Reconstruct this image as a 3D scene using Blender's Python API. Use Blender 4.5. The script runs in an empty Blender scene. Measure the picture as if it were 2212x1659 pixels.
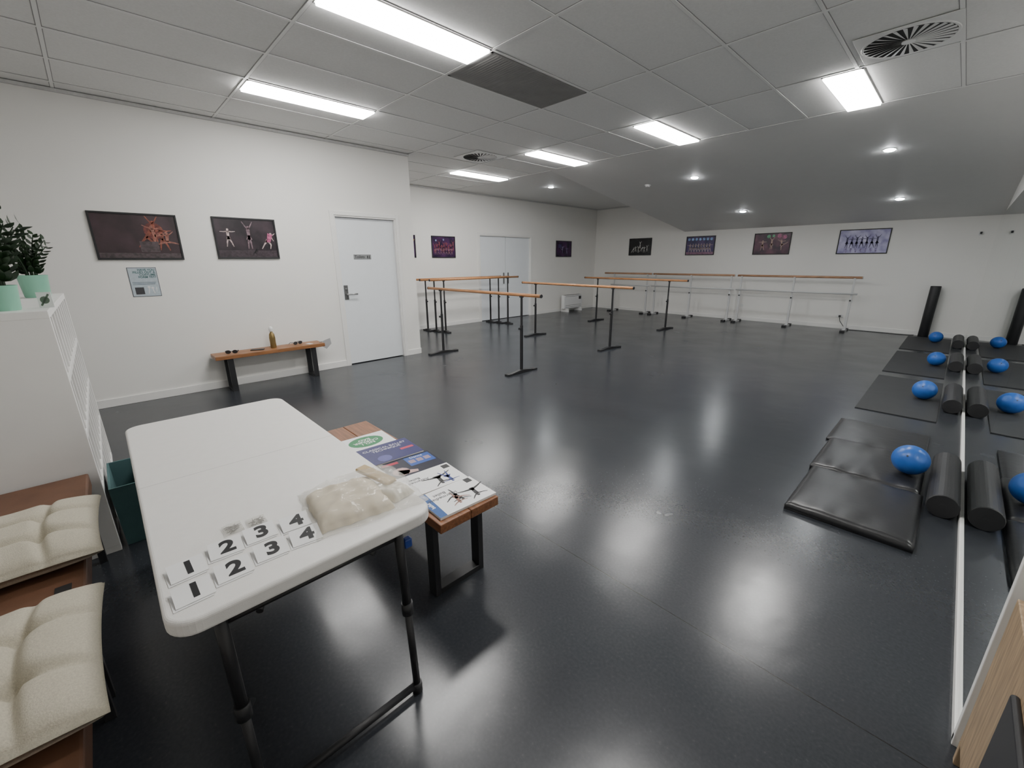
import bpy, bmesh, math, random
import numpy as np
from mathutils import Matrix, Vector
random.seed(4)
scene=bpy.context.scene
COL=bpy.context.collection
# ------------------------------------------------------------------ materials
def _new(name):
    m=bpy.data.materials.new(name);m.use_nodes=True
    return m,m.node_tree.nodes,m.node_tree.links,m.node_tree.nodes['Principled BSDF']
def mat(name,c,rough=.5,metal=0,bump=0,bscale=200,var=0,vscale=8,spec=.5,coat=0,stretch=None,detail=4,bdist=.01):
    m,n,l,b=_new(name)
    b.inputs['Base Color'].default_value=(*c,1);b.inputs['Roughness'].default_value=rough
    b.inputs['Metallic'].default_value=metal;b.inputs['Specular IOR Level'].default_value=spec
    b.inputs['Coat Weight'].default_value=coat
    tc=n.new('ShaderNodeTexCoord');mp=n.new('ShaderNodeMapping');l.new(tc.outputs['Object'],mp.inputs[0])
    if stretch: mp.inputs['Scale'].default_value=stretch
    if var:
        t=n.new('ShaderNodeTexNoise');t.inputs['Scale'].default_value=vscale;t.inputs['Detail'].default_value=detail
        l.new(mp.outputs[0],t.inputs['Vector'])
        r=n.new('ShaderNodeValToRGB');r.color_ramp.elements[0].position=.3;r.color_ramp.elements[1].position=.7
        r.color_ramp.elements[0].color=(*[x*(1-var) for x in c],1);r.color_ramp.elements[1].color=(*[min(1,x*(1+var)) for x in c],1)
        l.new(t.outputs[0],r.inputs[0]);l.new(r.outputs[0],b.inputs['Base Color'])
    if bump:
        t=n.new('ShaderNodeTexNoise');t.inputs['Scale'].default_value=bscale;t.inputs['Detail'].default_value=3
        l.new(mp.outputs[0],t.inputs['Vector'])
        bp=n.new('ShaderNodeBump');bp.inputs['Strength'].default_value=bump;bp.inputs['Distance'].default_value=bdist
        l.new(t.outputs[0],bp.inputs['Height']);l.new(bp.outputs[0],b.inputs['Normal'])
    return m
def emit(name,c,s):
    m,n,l,b=_new(name)
    b.inputs['Base Color'].default_value=(.9,.9,.9,1)
    b.inputs['Emission Color'].default_value=(*c,1);b.inputs['Emission Strength'].default_value=s
    return m
def wood(name,c,axis='Y',rough=.38):
    s={'X':(1.2,14,14),'Y':(14,1.2,14),'Z':(14,14,1.2)}[axis]
    return mat(name,c,rough,bump=.08,bscale=8,var=.35,vscale=5,stretch=s,detail=6)
M={}
M['wall']=mat('wall_paint',(.85,.836,.805),.6,bump=.04,bscale=120,var=.012,vscale=1.2)
M['trim']=mat('trim_paint',(.84,.83,.81),.4,var=.01)
M['door']=mat('door_paint',(.80,.83,.86),.35,var=.01)
M['ceil']=mat('ceiling_tile',(.83,.83,.82),.85,bump=.12,bscale=260,var=.03,vscale=60)
M['soffit']=mat('plasterboard_paint',(.73,.73,.72),.55,var=.01)
M['tbar']=mat('ceiling_grid_metal',(.86,.86,.85),.5,var=.01)
M['shelfshade']=mat('shelf_back_shade',(.36,.36,.36),.6,var=.02)  # back panel gray, darker than the carcass to paint shade into the compartments
M['black']=mat('black_powdercoat',(.018,.018,.02),.42,bump=.03,bscale=500,var=.1)
M['blackp']=mat('black_plastic',(.02,.02,.022),.5,var=.1)
M['white']=mat('white_powdercoat',(.80,.80,.79),.35,var=.01)
M['heater']=mat('heater_enamel',(.80,.80,.80),.3,var=.01)
M['wplastic']=mat('white_hdpe_plastic',(.78,.765,.74),.42,bump=.10,bscale=420,var=.015,vscale=30,bdist=.004)
M['paper']=mat('white_paper',(.82,.82,.82),.6,var=.01)
M['ink']=mat('black_ink',(.012,.012,.014),.5,var=.05)
M['oak']=wood('barre_wood',(.50,.235,.10),'X')
M['oakw']=wood('barre_pale_wood',(.48,.27,.16),'X')
M['walnutX']=wood('bench_wood_x',(.22,.09,.038),'X')
M['walnutY']=wood('bench_wood_y',(.28,.12,.045),'Y')
M['ply']=wood('plywood',(.34,.24,.145),'Z',.5)
M['steel']=mat('brushed_steel',(.55,.55,.56),.3,metal=1,var=.03)
M['vinyl']=mat('mat_vinyl',(.022,.022,.024),.34,bump=.45,bscale=6,var=.1,bdist=.010)
M['thin']=mat('yoga_mat_foam',(.028,.029,.031),.62,bump=.1,bscale=250,var=.1)
M['foam']=mat('roller_foam',(.020,.020,.022),.5,bump=.12,bscale=180,var=.1,bdist=.003)
M['blue']=mat('ball_rubber',(.025,.13,.50),.33,bump=.04,bscale=60,var=.05)
M['cush']=mat('cushion_linen',(.54,.50,.40),.9,bump=.5,bscale=300,var=.10,vscale=220,bdist=.003)
M['leather']=mat('brown_leatherette',(.145,.068,.038),.5,bump=.12,bscale=180,var=.12,vscale=10,bdist=.003)
M['teal']=mat('teal_fabric',(.055,.125,.13),.75,bump=.1,bscale=300,var=.08)
M['mint']=mat('mint_ceramic',(.25,.55,.40),.45,var=.03)
M['leaf']=mat('zz_leaf',(.014,.036,.012),.35,var=.4,vscale=20)
M['soil']=mat('soil',(.03,.02,.015),.9,bump=.5,bscale=80,var=.3)
M['grille']=mat('return_air_grille',(.26,.255,.25),.6,bump=.3,bscale=300,var=.08)
M['dark']=mat('vent_void',(.03,.03,.03),.8,var=.1)
M['gold']=mat('gold_bottle',(.26,.18,.07),.35,metal=.6,var=.1)
M['clearp']=mat('grey_plastic',(.45,.45,.46),.3,var=.05)
M['bluep']=mat('blue_plastic',(.02,.05,.24),.35,var=.05)
M['beige']=mat('rosin_cloth',(.62,.54,.40),.85,bump=.3,bscale=30,var=.10,vscale=24,bdist=.006)
M['tan']=mat('tan_block',(.48,.36,.19),.6,var=.08)
M['panel']=emit('led_panel',(1,.985,.955),42)
M['spot']=emit('downlight_lamp',(.93,.97,1),330)
M['spot_rim']=mat('downlight_rim',(.8,.8,.8),.4,var=.01)
m,n,l,b=_new('mirror_glass');b.inputs['Base Color'].default_value=(.80,.84,.82,1);b.inputs['Metallic'].default_value=1;b.inputs['Roughness'].default_value=.008;M['mirror']=m
m,n,l,b=_new('clear_plastic_film')
b.inputs['Base Color'].default_value=(.88,.86,.80,1);b.inputs['Roughness'].default_value=.10
tr=n.new('ShaderNodeBsdfTransparent');mx=n.new('ShaderNodeMixShader');mx.inputs[0].default_value=.27
l.new(tr.outputs[0],mx.inputs[1]);l.new(b.outputs[0],mx.inputs[2]);l.new(mx.outputs[0],n['Material Output'].inputs[0])
t=n.new('ShaderNodeTexNoise');t.inputs['Scale'].default_value=13;t.inputs['Detail'].default_value=1;t.inputs['Distortion'].default_value=1.6;tc=n.new('ShaderNodeTexCoord');l.new(tc.outputs['Object'],t.inputs['Vector'])
bp=n.new('ShaderNodeBump');bp.inputs['Strength'].default_value=.7;bp.inputs['Distance'].default_value=.015;l.new(t.outputs[0],bp.inputs['Height']);l.new(bp.outputs[0],b.inputs['Normal'])
M['film']=m
# floor vinyl
m,n,l,b=_new('dance_vinyl_floor')
tc=n.new('ShaderNodeTexCoord')
v=n.new('ShaderNodeTexNoise');v.inputs['Scale'].default_value=80;v.inputs['Detail'].default_value=3;l.new(tc.outputs['Object'],v.inputs['Vector'])
r=n.new('ShaderNodeValToRGB');r.color_ramp.elements[0].position=.35;r.color_ramp.elements[0].color=(.028,.031,.037,1);r.color_ramp.elements[1].position=.65;r.color_ramp.elements[1].color=(.034,.038,.045,1)
e=r.color_ramp.elements.new(.80);e.color=(.050,.055,.062,1);l.new(v.outputs[0],r.inputs[0])
n2=n.new('ShaderNodeTexNoise');n2.inputs['Scale'].default_value=1.6;n2.inputs['Detail'].default_value=4;l.new(tc.outputs['Object'],n2.inputs['Vector'])
rr=n.new('ShaderNodeMapRange');rr.inputs['From Min'].default_value=.3;rr.inputs['From Max'].default_value=.7;rr.inputs['To Min'].default_value=.22;rr.inputs['To Max'].default_value=.275;l.new(n2.outputs[0],rr.inputs[0]);l.new(rr.outputs[0],b.inputs['Roughness'])
b.inputs['Specular IOR Level'].default_value=.62
sx=n.new('ShaderNodeSeparateXYZ');l.new(tc.outputs['Object'],sx.inputs[0])
a=n.new('ShaderNodeMath');a.operation='ADD';a.inputs[1].default_value=-1.56+20;l.new(sx.outputs[1],a.inputs[0])
mo=n.new('ShaderNodeMath');mo.operation='PINGPONG';mo.inputs[1].default_value=1.0;l.new(a.outputs[0],mo.inputs[0])
lt=n.new('ShaderNodeMath');lt.operation='LESS_THAN';lt.inputs[1].default_value=.0025;l.new(mo.outputs[0],lt.inputs[0])
mc=n.new('ShaderNodeMix');mc.data_type='RGBA';l.new(lt.outputs[0],mc.inputs[0]);l.new(r.outputs[0],mc.inputs[6]);mc.inputs[7].default_value=(.012,.012,.014,1);l.new(mc.outputs[2],b.inputs['Base Color'])
bw=n.new('ShaderNodeTexNoise');bw.inputs['Scale'].default_value=4.5;bw.inputs['Detail'].default_value=2;l.new(tc.outputs['Object'],bw.inputs['Vector'])
b2=n.new('ShaderNodeBump');b2.inputs['Strength'].default_value=.10;b2.inputs['Distance'].default_value=.016;l.new(bw.outputs[0],b2.inputs['Height']);l.new(b2.outputs[0],b.inputs['Normal'])
M['floor']=m
def artmat(name,c1,c2,scale=3,rough=.25):
    m,n,l,b=_new(name);tc=n.new('ShaderNodeTexCoord')
    t=n.new('ShaderNodeTexNoise');t.inputs['Scale'].default_value=scale;t.inputs['Detail'].default_value=4;l.new(tc.outputs['Object'],t.inputs['Vector'])
    r=n.new('ShaderNodeValToRGB');r.color_ramp.elements[0].position=.38;r.color_ramp.elements[1].position=.66
    r.color_ramp.elements[0].color=(*c1,1);r.color_ramp.elements[1].color=(*c2,1)
    l.new(t.outputs[0],r.inputs[0]);l.new(r.outputs[0],b.inputs['Base Color']);b.inputs['Roughness'].default_value=rough
    return m
_cm={}
def cmat(c,rough=.5,var=.06):
    k=(tuple(round(x,3) for x in c),rough,var)
    if k not in _cm:_cm[k]=mat('paint_%d'%len(_cm),c,rough,var=var,vscale=40)
    return _cm[k]
# ------------------------------------------------------------------ builders
class G:
    def __init__(s,name): s.name=name;s.ch=[];ALL.append(s)
    def add(s,o): s.ch.append(o);return o
    def finish(s):
        if not s.ch:return
        bpy.context.view_layer.update()
        pts=[o.matrix_world@Vector(c) for o in s.ch for c in o.bound_box]
        c=Vector(((min(p.x for p in pts)+max(p.x for p in pts))/2,(min(p.y for p in pts)+max(p.y for p in pts))/2,min(p.z for p in pts)))
        e=bpy.data.objects.new(s.name,None);e.empty_display_size=.1;e.location=c;COL.objects.link(e)
        inv=Matrix.Translation(-c)
        for o in s.ch:o.parent=e;o.matrix_parent_inverse=inv
ALL=[]
def mk(name,verts,faces,m,g=None,smooth=False,mw=None,bevel=0,seg=2):
    me=bpy.data.meshes.new(name);me.from_pydata([tuple(v) for v in verts],[],faces);me.validate();me.update()
    bm=bmesh.new();bm.from_mesh(me);bmesh.ops.recalc_face_normals(bm,faces=bm.faces);bm.to_mesh(me);bm.free()
    me.materials.append(m)
    if smooth:
        for p in me.polygons:p.use_smooth=True
    o=bpy.data.objects.new(name,me);COL.objects.link(o)
    if mw is not None:o.matrix_world=mw
    if bevel:
        md=o.modifiers.new('b','BEVEL');md.width=bevel;md.segments=seg;md.limit_method='ANGLE'
    if g:g.add(o)
    return o
BF=[(0,1,3,2),(4,6,7,5),(0,4,5,1),(2,3,7,6),(0,2,6,4),(1,5,7,3)]
def bv(x0,x1,y0,y1,z0,z1): return [(x,y,z) for x in (x0,x1) for y in (y0,y1) for z in (z0,z1)]
def box(name,x0,x1,y0,y1,z0,z1,m,g=None,bevel=0,mw=None,seg=2):
    return mk(name,bv(x0,x1,y0,y1,z0,z1),BF,m,g,bevel=bevel,mw=mw,seg=seg)
def boxes(name,L,m,g=None,bevel=0,mw=None):
    V=[];F=[]
    for b_ in L:
        k=len(V);V+=bv(*b_);F+=[tuple(i+k for i in f) for f in BF]
    return mk(name,V,F,m,g,bevel=bevel,mw=mw)
def tube_geo(pts,r,seg=12):
    V=[];F=[];P=[Vector(p) for p in pts];n_=len(P)
    rs=r if isinstance(r,(list,tuple)) else [r]*n_
    d0=(P[1]-P[0]).normalized();up=Vector((0,0,1)) if abs(d0.z)<.9 else Vector((1,0,0))
    for i,p in enumerate(P):
        d=(P[min(i+1,n_-1)]-P[max(i-1,0)]).normalized()
        a=up.cross(d);a.normalize();b_=d.cross(a)
        for k in range(seg):
            t=2*math.pi*k/seg;V.append(p+(a*math.cos(t)+b_*math.sin(t))*rs[i])
    for i in range(n_-1):
        for k in range(seg):
            F.append((i*seg+k,i*seg+(k+1)%seg,(i+1)*seg+(k+1)%seg,(i+1)*seg+k))
    F.append(tuple(range(seg)));F.append(tuple(range((n_-1)*seg,n_*seg)))
    return V,F
def tube(name,pts,r,m,g=None,seg=12):
    V,F=tube_geo(pts,r,seg);o=mk(name,V,F,m,g)
    for p in o.data.polygons:
        if len(p.vertices)==4:p.use_smooth=True
    return o
def lathe(name,prof,c,m,g=None,seg=32):
    V=[];F=[]
    for (r,z) in prof:
        for k in range(seg):
            t=2*math.pi*k/seg;V.append((c[0]+r*math.cos(t),c[1]+r*math.sin(t),c[2]+z))
    for i in range(len(prof)-1):
        for k in range(seg):F.append((i*seg+k,i*seg+(k+1)%seg,(i+1)*seg+(k+1)%seg,(i+1)*seg+k))
    o=mk(name,V,F,m,g,smooth=True)
    md=o.modifiers.new('e','EDGE_SPLIT');md.split_angle=math.radians(40)
    return o
def plane_m(o,right,up):
    r=Vector(right).normalized();u=Vector(up).normalized();n_=r.cross(u)
    return Matrix(((r.x,u.x,n_.x,o[0]),(r.y,u.y,n_.y,o[1]),(r.z,u.z,n_.z,o[2]),(0,0,0,1)))
def text(name,body,size,mw,m,g=None,ax='CENTER',ay='CENTER',bold=0,sx=1,space=1):
    cu=bpy.data.curves.new(name,'FONT');cu.body=body;cu.size=size;cu.align_x=ax;cu.align_y=ay;cu.offset=bold*size;cu.space_line=space
    cu.extrude=.0002;cu.materials.append(m)
    o=bpy.data.objects.new(name,cu);COL.objects.link(o);o.matrix_world=mw@Matrix.Diagonal((sx,1,1,1))
    if g:g.add(o)
    return o
def poly2(name,pl,mw,m,g,z=.001):
    V=[];F=[]
    for p in pl:
        k=len(V);V+=[(x,y,z) for x,y in p];F.append(tuple(range(k,len(V))))
    return mk(name,V,F,m,g,mw=mw)
def limb(a,b_,w0,w1):
    d=Vector((b_[0]-a[0],b_[1]-a[1]));L=d.length or 1;nx,ny=-d.y/L,d.x/L
    return [(a[0]+nx*w0,a[1]+ny*w0),(a[0]-nx*w0,a[1]-ny*w0),(b_[0]-nx*w1,b_[1]-ny*w1),(b_[0]+nx*w1,b_[1]+ny*w1)]
def circ(cx,cy,r,n_=12): return [(cx+r*math.cos(2*math.pi*k/n_),cy+r*math.sin(2*math.pi*k/n_)) for k in range(n_)]
POSES={'arab':dict(hip=(0,.5),neck=(.05,.8),hands=[(.38,.95),(-.3,.85)],feet=[((.02,.25),(.0,0)),((-.25,.55),(-.5,.72))]),
'leap':dict(hip=(0,.5),neck=(.03,.8),hands=[(.3,1.0),(-.32,.9)],feet=[((.28,.45),(.52,.38)),((-.26,.42),(-.52,.3))]),
'up':dict(hip=(0,.48),neck=(0,.8),hands=[(.2,1.12),(-.2,1.12)],feet=[((.05,.25),(.07,0)),((-.05,.25),(-.07,0))]),
'side':dict(hip=(0,.48),neck=(0,.8),hands=[(.36,.8),(-.36,.78)],feet=[((.12,.25),(.2,0)),((-.08,.25),(-.12,0))]),
'bend':dict(hip=(0,.42),neck=(.18,.66),hands=[(.42,.8),(.3,.4)],feet=[((.15,.22),(.1,0)),((-.15,.24),(-.3,0))])}
def dancer(pose,x,y,h,flip=1,skirt=None):
    P=POSES[pose];f=lambda p:(x+p[0]*h*flip,y+p[1]*h)
    out=[];hip=f(P['hip']);nk=f(P['neck'])
    out.append(limb(hip,nk,.055*h,.07*h))
    out.append(circ(nk[0]+.01*h*flip,nk[1]+.09*h,.055*h))
    for hd in P['hands']:
        hd=f(hd);md=((nk[0]+hd[0])/2,(nk[1]+hd[1])/2-.02*h)
        out.append(limb(nk,md,.03*h,.022*h));out.append(limb(md,hd,.022*h,.014*h))
    for kn,ft in P['feet']:
        kn=f(kn);ft=f(ft);out.append(limb(hip,kn,.05*h,.032*h));out.append(limb(kn,ft,.032*h,.016*h))
    if skirt:out.append([(hip[0]-.05*h,hip[1]+.08*h),(hip[0]+.05*h,hip[1]+.08*h),(hip[0]+skirt*h,hip[1]-.1*h),(hip[0]-skirt*h,hip[1]-.1*h)])
    return out
def picture(o,right,w,h,bg,figs,name='framed_photo',extra=None):
    g=G(name);mw=plane_m(o,right,(0,0,1));f=.018;d=.022
    boxes('frame',[(0,w,0,f,.001,d),(0,w,h-f,h,.001,d),(0,f,f,h-f,.001,d),(w-f,w,f,h-f,.001,d)],M['ink'],g,mw=mw,bevel=.002)
    box('print',f,w-f,f,h-f,.002,.012,bg,g,mw=mw)
    for i,(c,pl) in enumerate(figs):
        poly2('figures_%d'%i,pl,mw,cmat(c,.3,.55),g,z=.0125+i*.0003)
    return g
# ------------------------------------------------------------------ room
XL=-6.22;XB=-8.5;YF=12.0;XR=.32;YS=-1.6;YC=3.80;ZC=3.09;T=.12
box('floor',XB-.2,XR+.2,YS-.2,YF+.2,-.1,0,M['floor'])
D1=(2.55,3.50,2.15);D2=(7.07,8.92,2.15)
boxes('wall_left',[(XL-T,XL,YS,D1[0],0,ZC),(XL-T,XL,D1[1],YC,0,ZC),(XL-T,XL,D1[0],D1[1],D1[2],ZC),(XB,XL-T,YC-.12,YC,0,ZC)],M['wall'])
boxes('wall_back',[(XB-T,XB,YC-.12,D2[0],0,ZC),(XB-T,XB,D2[1],YF+T,0,ZC),(XB-T,XB,D2[0],D2[1],D2[2],ZC)],M['wall'])
box('wall_far',XB,XR+T,YF,YF+T,0,ZC,M['wall'])
box('wall_right',XR,XR+T,YS,YF,0,ZC,M['wall'])
box('wall_front',XL-T,XR+T,YS-T,YS,0,ZC,M['wall'])
box('ceiling',XB-.15,XR+.15,YS-.15,YF+.15,ZC,ZC+.1,M['ceil'])
Y0=6.33;X0=-5.55;ZL=2.27
mk('ceiling_soffit',[(X0,Y0,ZC),(XR,Y0,ZC),(XR,YF,ZL),(X0,YF,ZL),(X0,YF,ZC),(XR,YF,ZC)],[(0,1,2,3),(0,3,4),(1,5,2),(0,4,5,1),(2,5,4,3)],M['soffit'])
box('ceiling_plasterboard',XB,X0-.002,Y0,YF,ZC-.006,ZC,M['soffit'])
gx=[-2.86+.63*k for k in range(-9,6)];gy=[.065+1.248*k for k in range(-1,6)]
L=[]
for x in gx:
    if x<XR and x>XB:
        L.append((x-.012,x+.012,YS if x>XL else YC,Y0,ZC-.006,ZC-.001))
for y in gy: L.append((XL if y<YC else XB,XR,y-.012,y+.012,ZC-.0062,ZC-.001))
boxes('trim_ceiling_grid',L,M['tbar'])
L=[]
for x in gx:
    if x<XR and x>XB:
        for s in (-1,1): L.append((x+s*.0145-.0025,x+s*.0145+.0025,YS if x>XL else YC,Y0,ZC-.002,ZC-.0005))
for y in gy:
    for s in (-1,1): L.append((XL if y<YC else XB,XR,y+s*.0145-.0025,y+s*.0145+.0025,ZC-.002,ZC-.0005))
boxes('trim_grid_shadow',L,cmat((.30,.30,.30)))  # dark lines along both sides of each grid bar, painted-in shadow
boxes('trim_cornice',[(XL,XL+.03,YS,YC,ZC-.035,ZC-.007),(XB,XB+.03,YC,YF,ZC-.035,ZC-.007),(XB+.03,X0,YF-.03,YF,ZC-.035,ZC-.007)],cmat((.60,.60,.59)))
bb=.09
boxes('baseboard_left',[(XL,XL+.014,YS,D1[0]-.05,0,bb),(XL,XL+.014,D1[1]+.05,YC+.014,0,bb),(XB,XL+.014,YC,YC+.014,0,bb)],M['trim'],bevel=.003)
boxes('baseboard_back',[(XB,XB+.014,YC+.014,D2[0]-.05,0,bb),(XB,XB+.014,D2[1]+.05,YF,0,bb)],M['trim'],bevel=.003)
box('baseboard_far',XB+.014,XR-.05,YF-.014,YF,0,bb,M['trim'],bevel=.003)
def doorframe(g,x,y0,y1,z,w=.055):
    boxes('architrave',[(x,x+.016,y0-w,y0,0,z+w),(x,x+.016,y1,y1+w,0,z+w),(x,x+.016,y0,y1,z,z+w)],M['trim'],g,bevel=.003)
    boxes('jamb',[(x-.11,x+.004,y0,y0+.02,0,z),(x-.11,x+.004,y1-.02,y1,0,z),(x-.11,x+.004,y0+.02,y1-.02,z-.02,z)],M['trim'],g)
g=G('door_1');doorframe(g,XL,*D1)
box('leaf',XL-.075,XL-.04,D1[0]+.023,D1[1]-.023,.012,D1[2]-.024,M['door'],g,bevel=.002)
box('void',XL-.115,XL-.11,D1[0],D1[1],0,D1[2],M['dark'],g)
hx=XL-.04
box('handle_plate',hx,hx+.008,2.60,2.66,.98,1.19,cmat((.10,.10,.10),.4),g,bevel=.003)
tube('handle_lever',[(hx+.008,2.63,1.06),(hx+.05,2.63,1.06),(hx+.055,2.66,1.06),(hx+.055,2.78,1.06)],.012,M['steel'],g)
tube('lock_cylinder',[(hx+.008,2.628,1.14),(hx+.02,2.628,1.14)],.014,M['steel'],g)
mw=plane_m((hx+.001,2.80,1.555),(0,1,0),(0,0,1))
box('sign_plate',0,.27,0,.07,0,.003,cmat((.24,.245,.25),.4),g,mw=mw)
text('sign_text','Toilets',.055,mw@Matrix.Translation((.015,.035,.0035)),M['ink'],g,ax='LEFT',bold=.01)
pl=[]
for cx,sk in ((.215,1),(.243,0)):
    pl+= [circ(cx,.055,.005),limb((cx,.048),(cx,.028),.006,.011 if sk else .006),limb((cx-.003,.028),(cx-.003,.010),.003,.003),limb((cx+.003,.028),(cx+.003,.010),.003,.003)]
poly2('sign_pictogram',pl,mw,M['ink'],g,z=.0036)
g=G('door_2');doorframe(g,XB,*D2)
ym=(D2[0]+D2[1])/2
box('leaf_1',XB-.075,XB-.04,D2[0]+.023,ym-.006,.012,D2[2]-.024,M['door'],g,bevel=.002)
box('leaf_2',XB-.075,XB-.04,ym+.006,D2[1]-.023,.012,D2[2]-.024,M['door'],g,bevel=.002)
box('void',XB-.115,XB-.11,D2[0],D2[1],0,D2[2],M['dark'],g)
for k,s in enumerate((-.10,.06)):
    box('pull_%d'%k,XB-.04,XB-.025,ym+s,ym+s+.045,.93,1.22,cmat((.16,.16,.16),.4),g,bevel=.004)
for (xc,y0) in ((-3.01,1.325),(-4.91,1.325),(-1.08,1.325),(-6.76,5.07),(-4.83,5.07),(-2.98,5.07),(-1.08,5.07)):
    g=G('ceiling_panel_light')
    x0,x1,y1=xc-.15,xc+.15,y0+1.225
    boxes('trim',[(x0,x0+.012,y0,y1,ZC-.012,ZC-.001),(x1-.012,x1,y0,y1,ZC-.012,ZC-.001),(x0,x1,y0,y0+.012,ZC-.012,ZC-.001),(x0,x1,y1-.012,y1,ZC-.012,ZC-.001)],M['white'],g)
    box('diffuser',x0+.012,x1-.012,y0+.012,y1-.012,ZC-.026,ZC-.002,M['panel'],g)
SL=math.atan((ZC-ZL)/(YF-Y0))
def rake(y): return ZC-(ZC-ZL)/(YF-Y0)*(y-Y0)
def disc(name,c,r,z0,z1,rot,m,g,seg=28):
    V=[];F=[]
    for z in(z0,z1):
        for k in range(seg):V.append((r*math.cos(2*math.pi*k/seg),r*math.sin(2*math.pi*k/seg),z))
    F=[tuple(range(seg)),tuple(range(seg,2*seg))]+[(k,(k+1)%seg,seg+(k+1)%seg,seg+k) for k in range(seg)]
    return mk(name,V,F,m,g,mw=Matrix.Translation(c)@rot)
for (x,y,fl) in ((-3.52,7.77,0),(-3.53,10.3,0),(-.97,7.77,0),(-1.0,10.3,0),(-6.68,7.65,1)):
    g=G('recessed_downlight');rot=Matrix.Identity(4) if fl else Matrix.Rotation(-SL,4,'X')
    c=(x,y,(ZC-.006) if fl else rake(y))
    disc('rim',c,.068,-.006,-.0005,rot,M['spot_rim'],g);disc('lamp',c,.052,-.012,-.006,rot,M['spot'],g)
g=G('smoke_detector');rot=Matrix.Rotation(-SL,4,'X');c=(-4.43,7.83,rake(7.83))
disc('base',c,.055,-.015,-.0005,rot,M['white'],g);disc('head',c,.04,-.035,-.015,rot,M['white'],g)
g=G('return_air_grille')
x0,x1,y0,y1=-3.47,-2.88,2.575,3.795
boxes('frame',[(x0,x0+.02,y0,y1,ZC-.010,ZC-.001),(x1-.02,x1,y0,y1,ZC-.010,ZC-.001),(x0,x1,y0,y0+.02,ZC-.010,ZC-.001),(x0,x1,y1-.02,y1,ZC-.010,ZC-.001)],M['grille'],g)
box('core',x0+.02,x1-.02,y0+.02,y1-.02,ZC-.0075,ZC-.001,M['grille'],g)
boxes('blades',[(x0+.02,x1-.02,y0+.03+k*.03,y0+.033+k*.03,ZC-.0085,ZC-.007) for k in range(39)],M['grille'],g)
def diffuser(x,y):
    g=G('swirl_air_diffuser');s=.295
    box('plate',x-s,x+s,y-s,y+s,ZC-.011,ZC-.006,M['white'],g,bevel=.002)
    I=Matrix.Identity(4)
    disc('opening',(x,y,ZC-.011),.262,-.002,0,I,M['dark'],g,48)
    V=[];F=[]
    for k in range(28):
        t=2*math.pi*k/28;w=math.pi/28*.46
        k0=len(V)
        for (r_,dt,z) in ((.04,-w*.8,0),(.262,-w,0),(.262,w,-.005),(.04,w*.8,-.003)):
            V.append((x+r_*math.cos(t+dt),y+r_*math.sin(t+dt),ZC-.0140+z))
        F.append((k0,k0+1,k0+2,k0+3))
    mk('blades',V,F,M['white'],g)
    disc('hub',(x,y,ZC-.013),.04,-.008,0,I,M['white'],g)
    lathe('ring',[(.262,-.001),(.264,-.005),(.276,-.004),(.28,0)],(x,y,ZC-.011),M['white'],g,48)
diffuser(-5.59,4.71);diffuser(-.62,4.72)
# mirror
g=G('wall_mirror');xm=.29
box('backing',xm+.004,XR-.001,1.72,YF-.002,.035,2.245,M['trim'],g)
ys=[1.735+(YF-.01-1.735)*k/6 for k in range(7)]
for k in range(6):
    box('glass_%d'%(k+1),xm,xm+.004,ys[k]+.0008,ys[k+1]-.0008,.038,2.24,M['mirror'],g)
box('base_rail',xm-.010,XR-.001,1.71,YF-.02,0,.036,M['trim'],g,bevel=.003)
box('end_trim',xm-.010,XR-.001,1.705,1.733,.0,2.25,M['trim'],g,bevel=.002)
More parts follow.
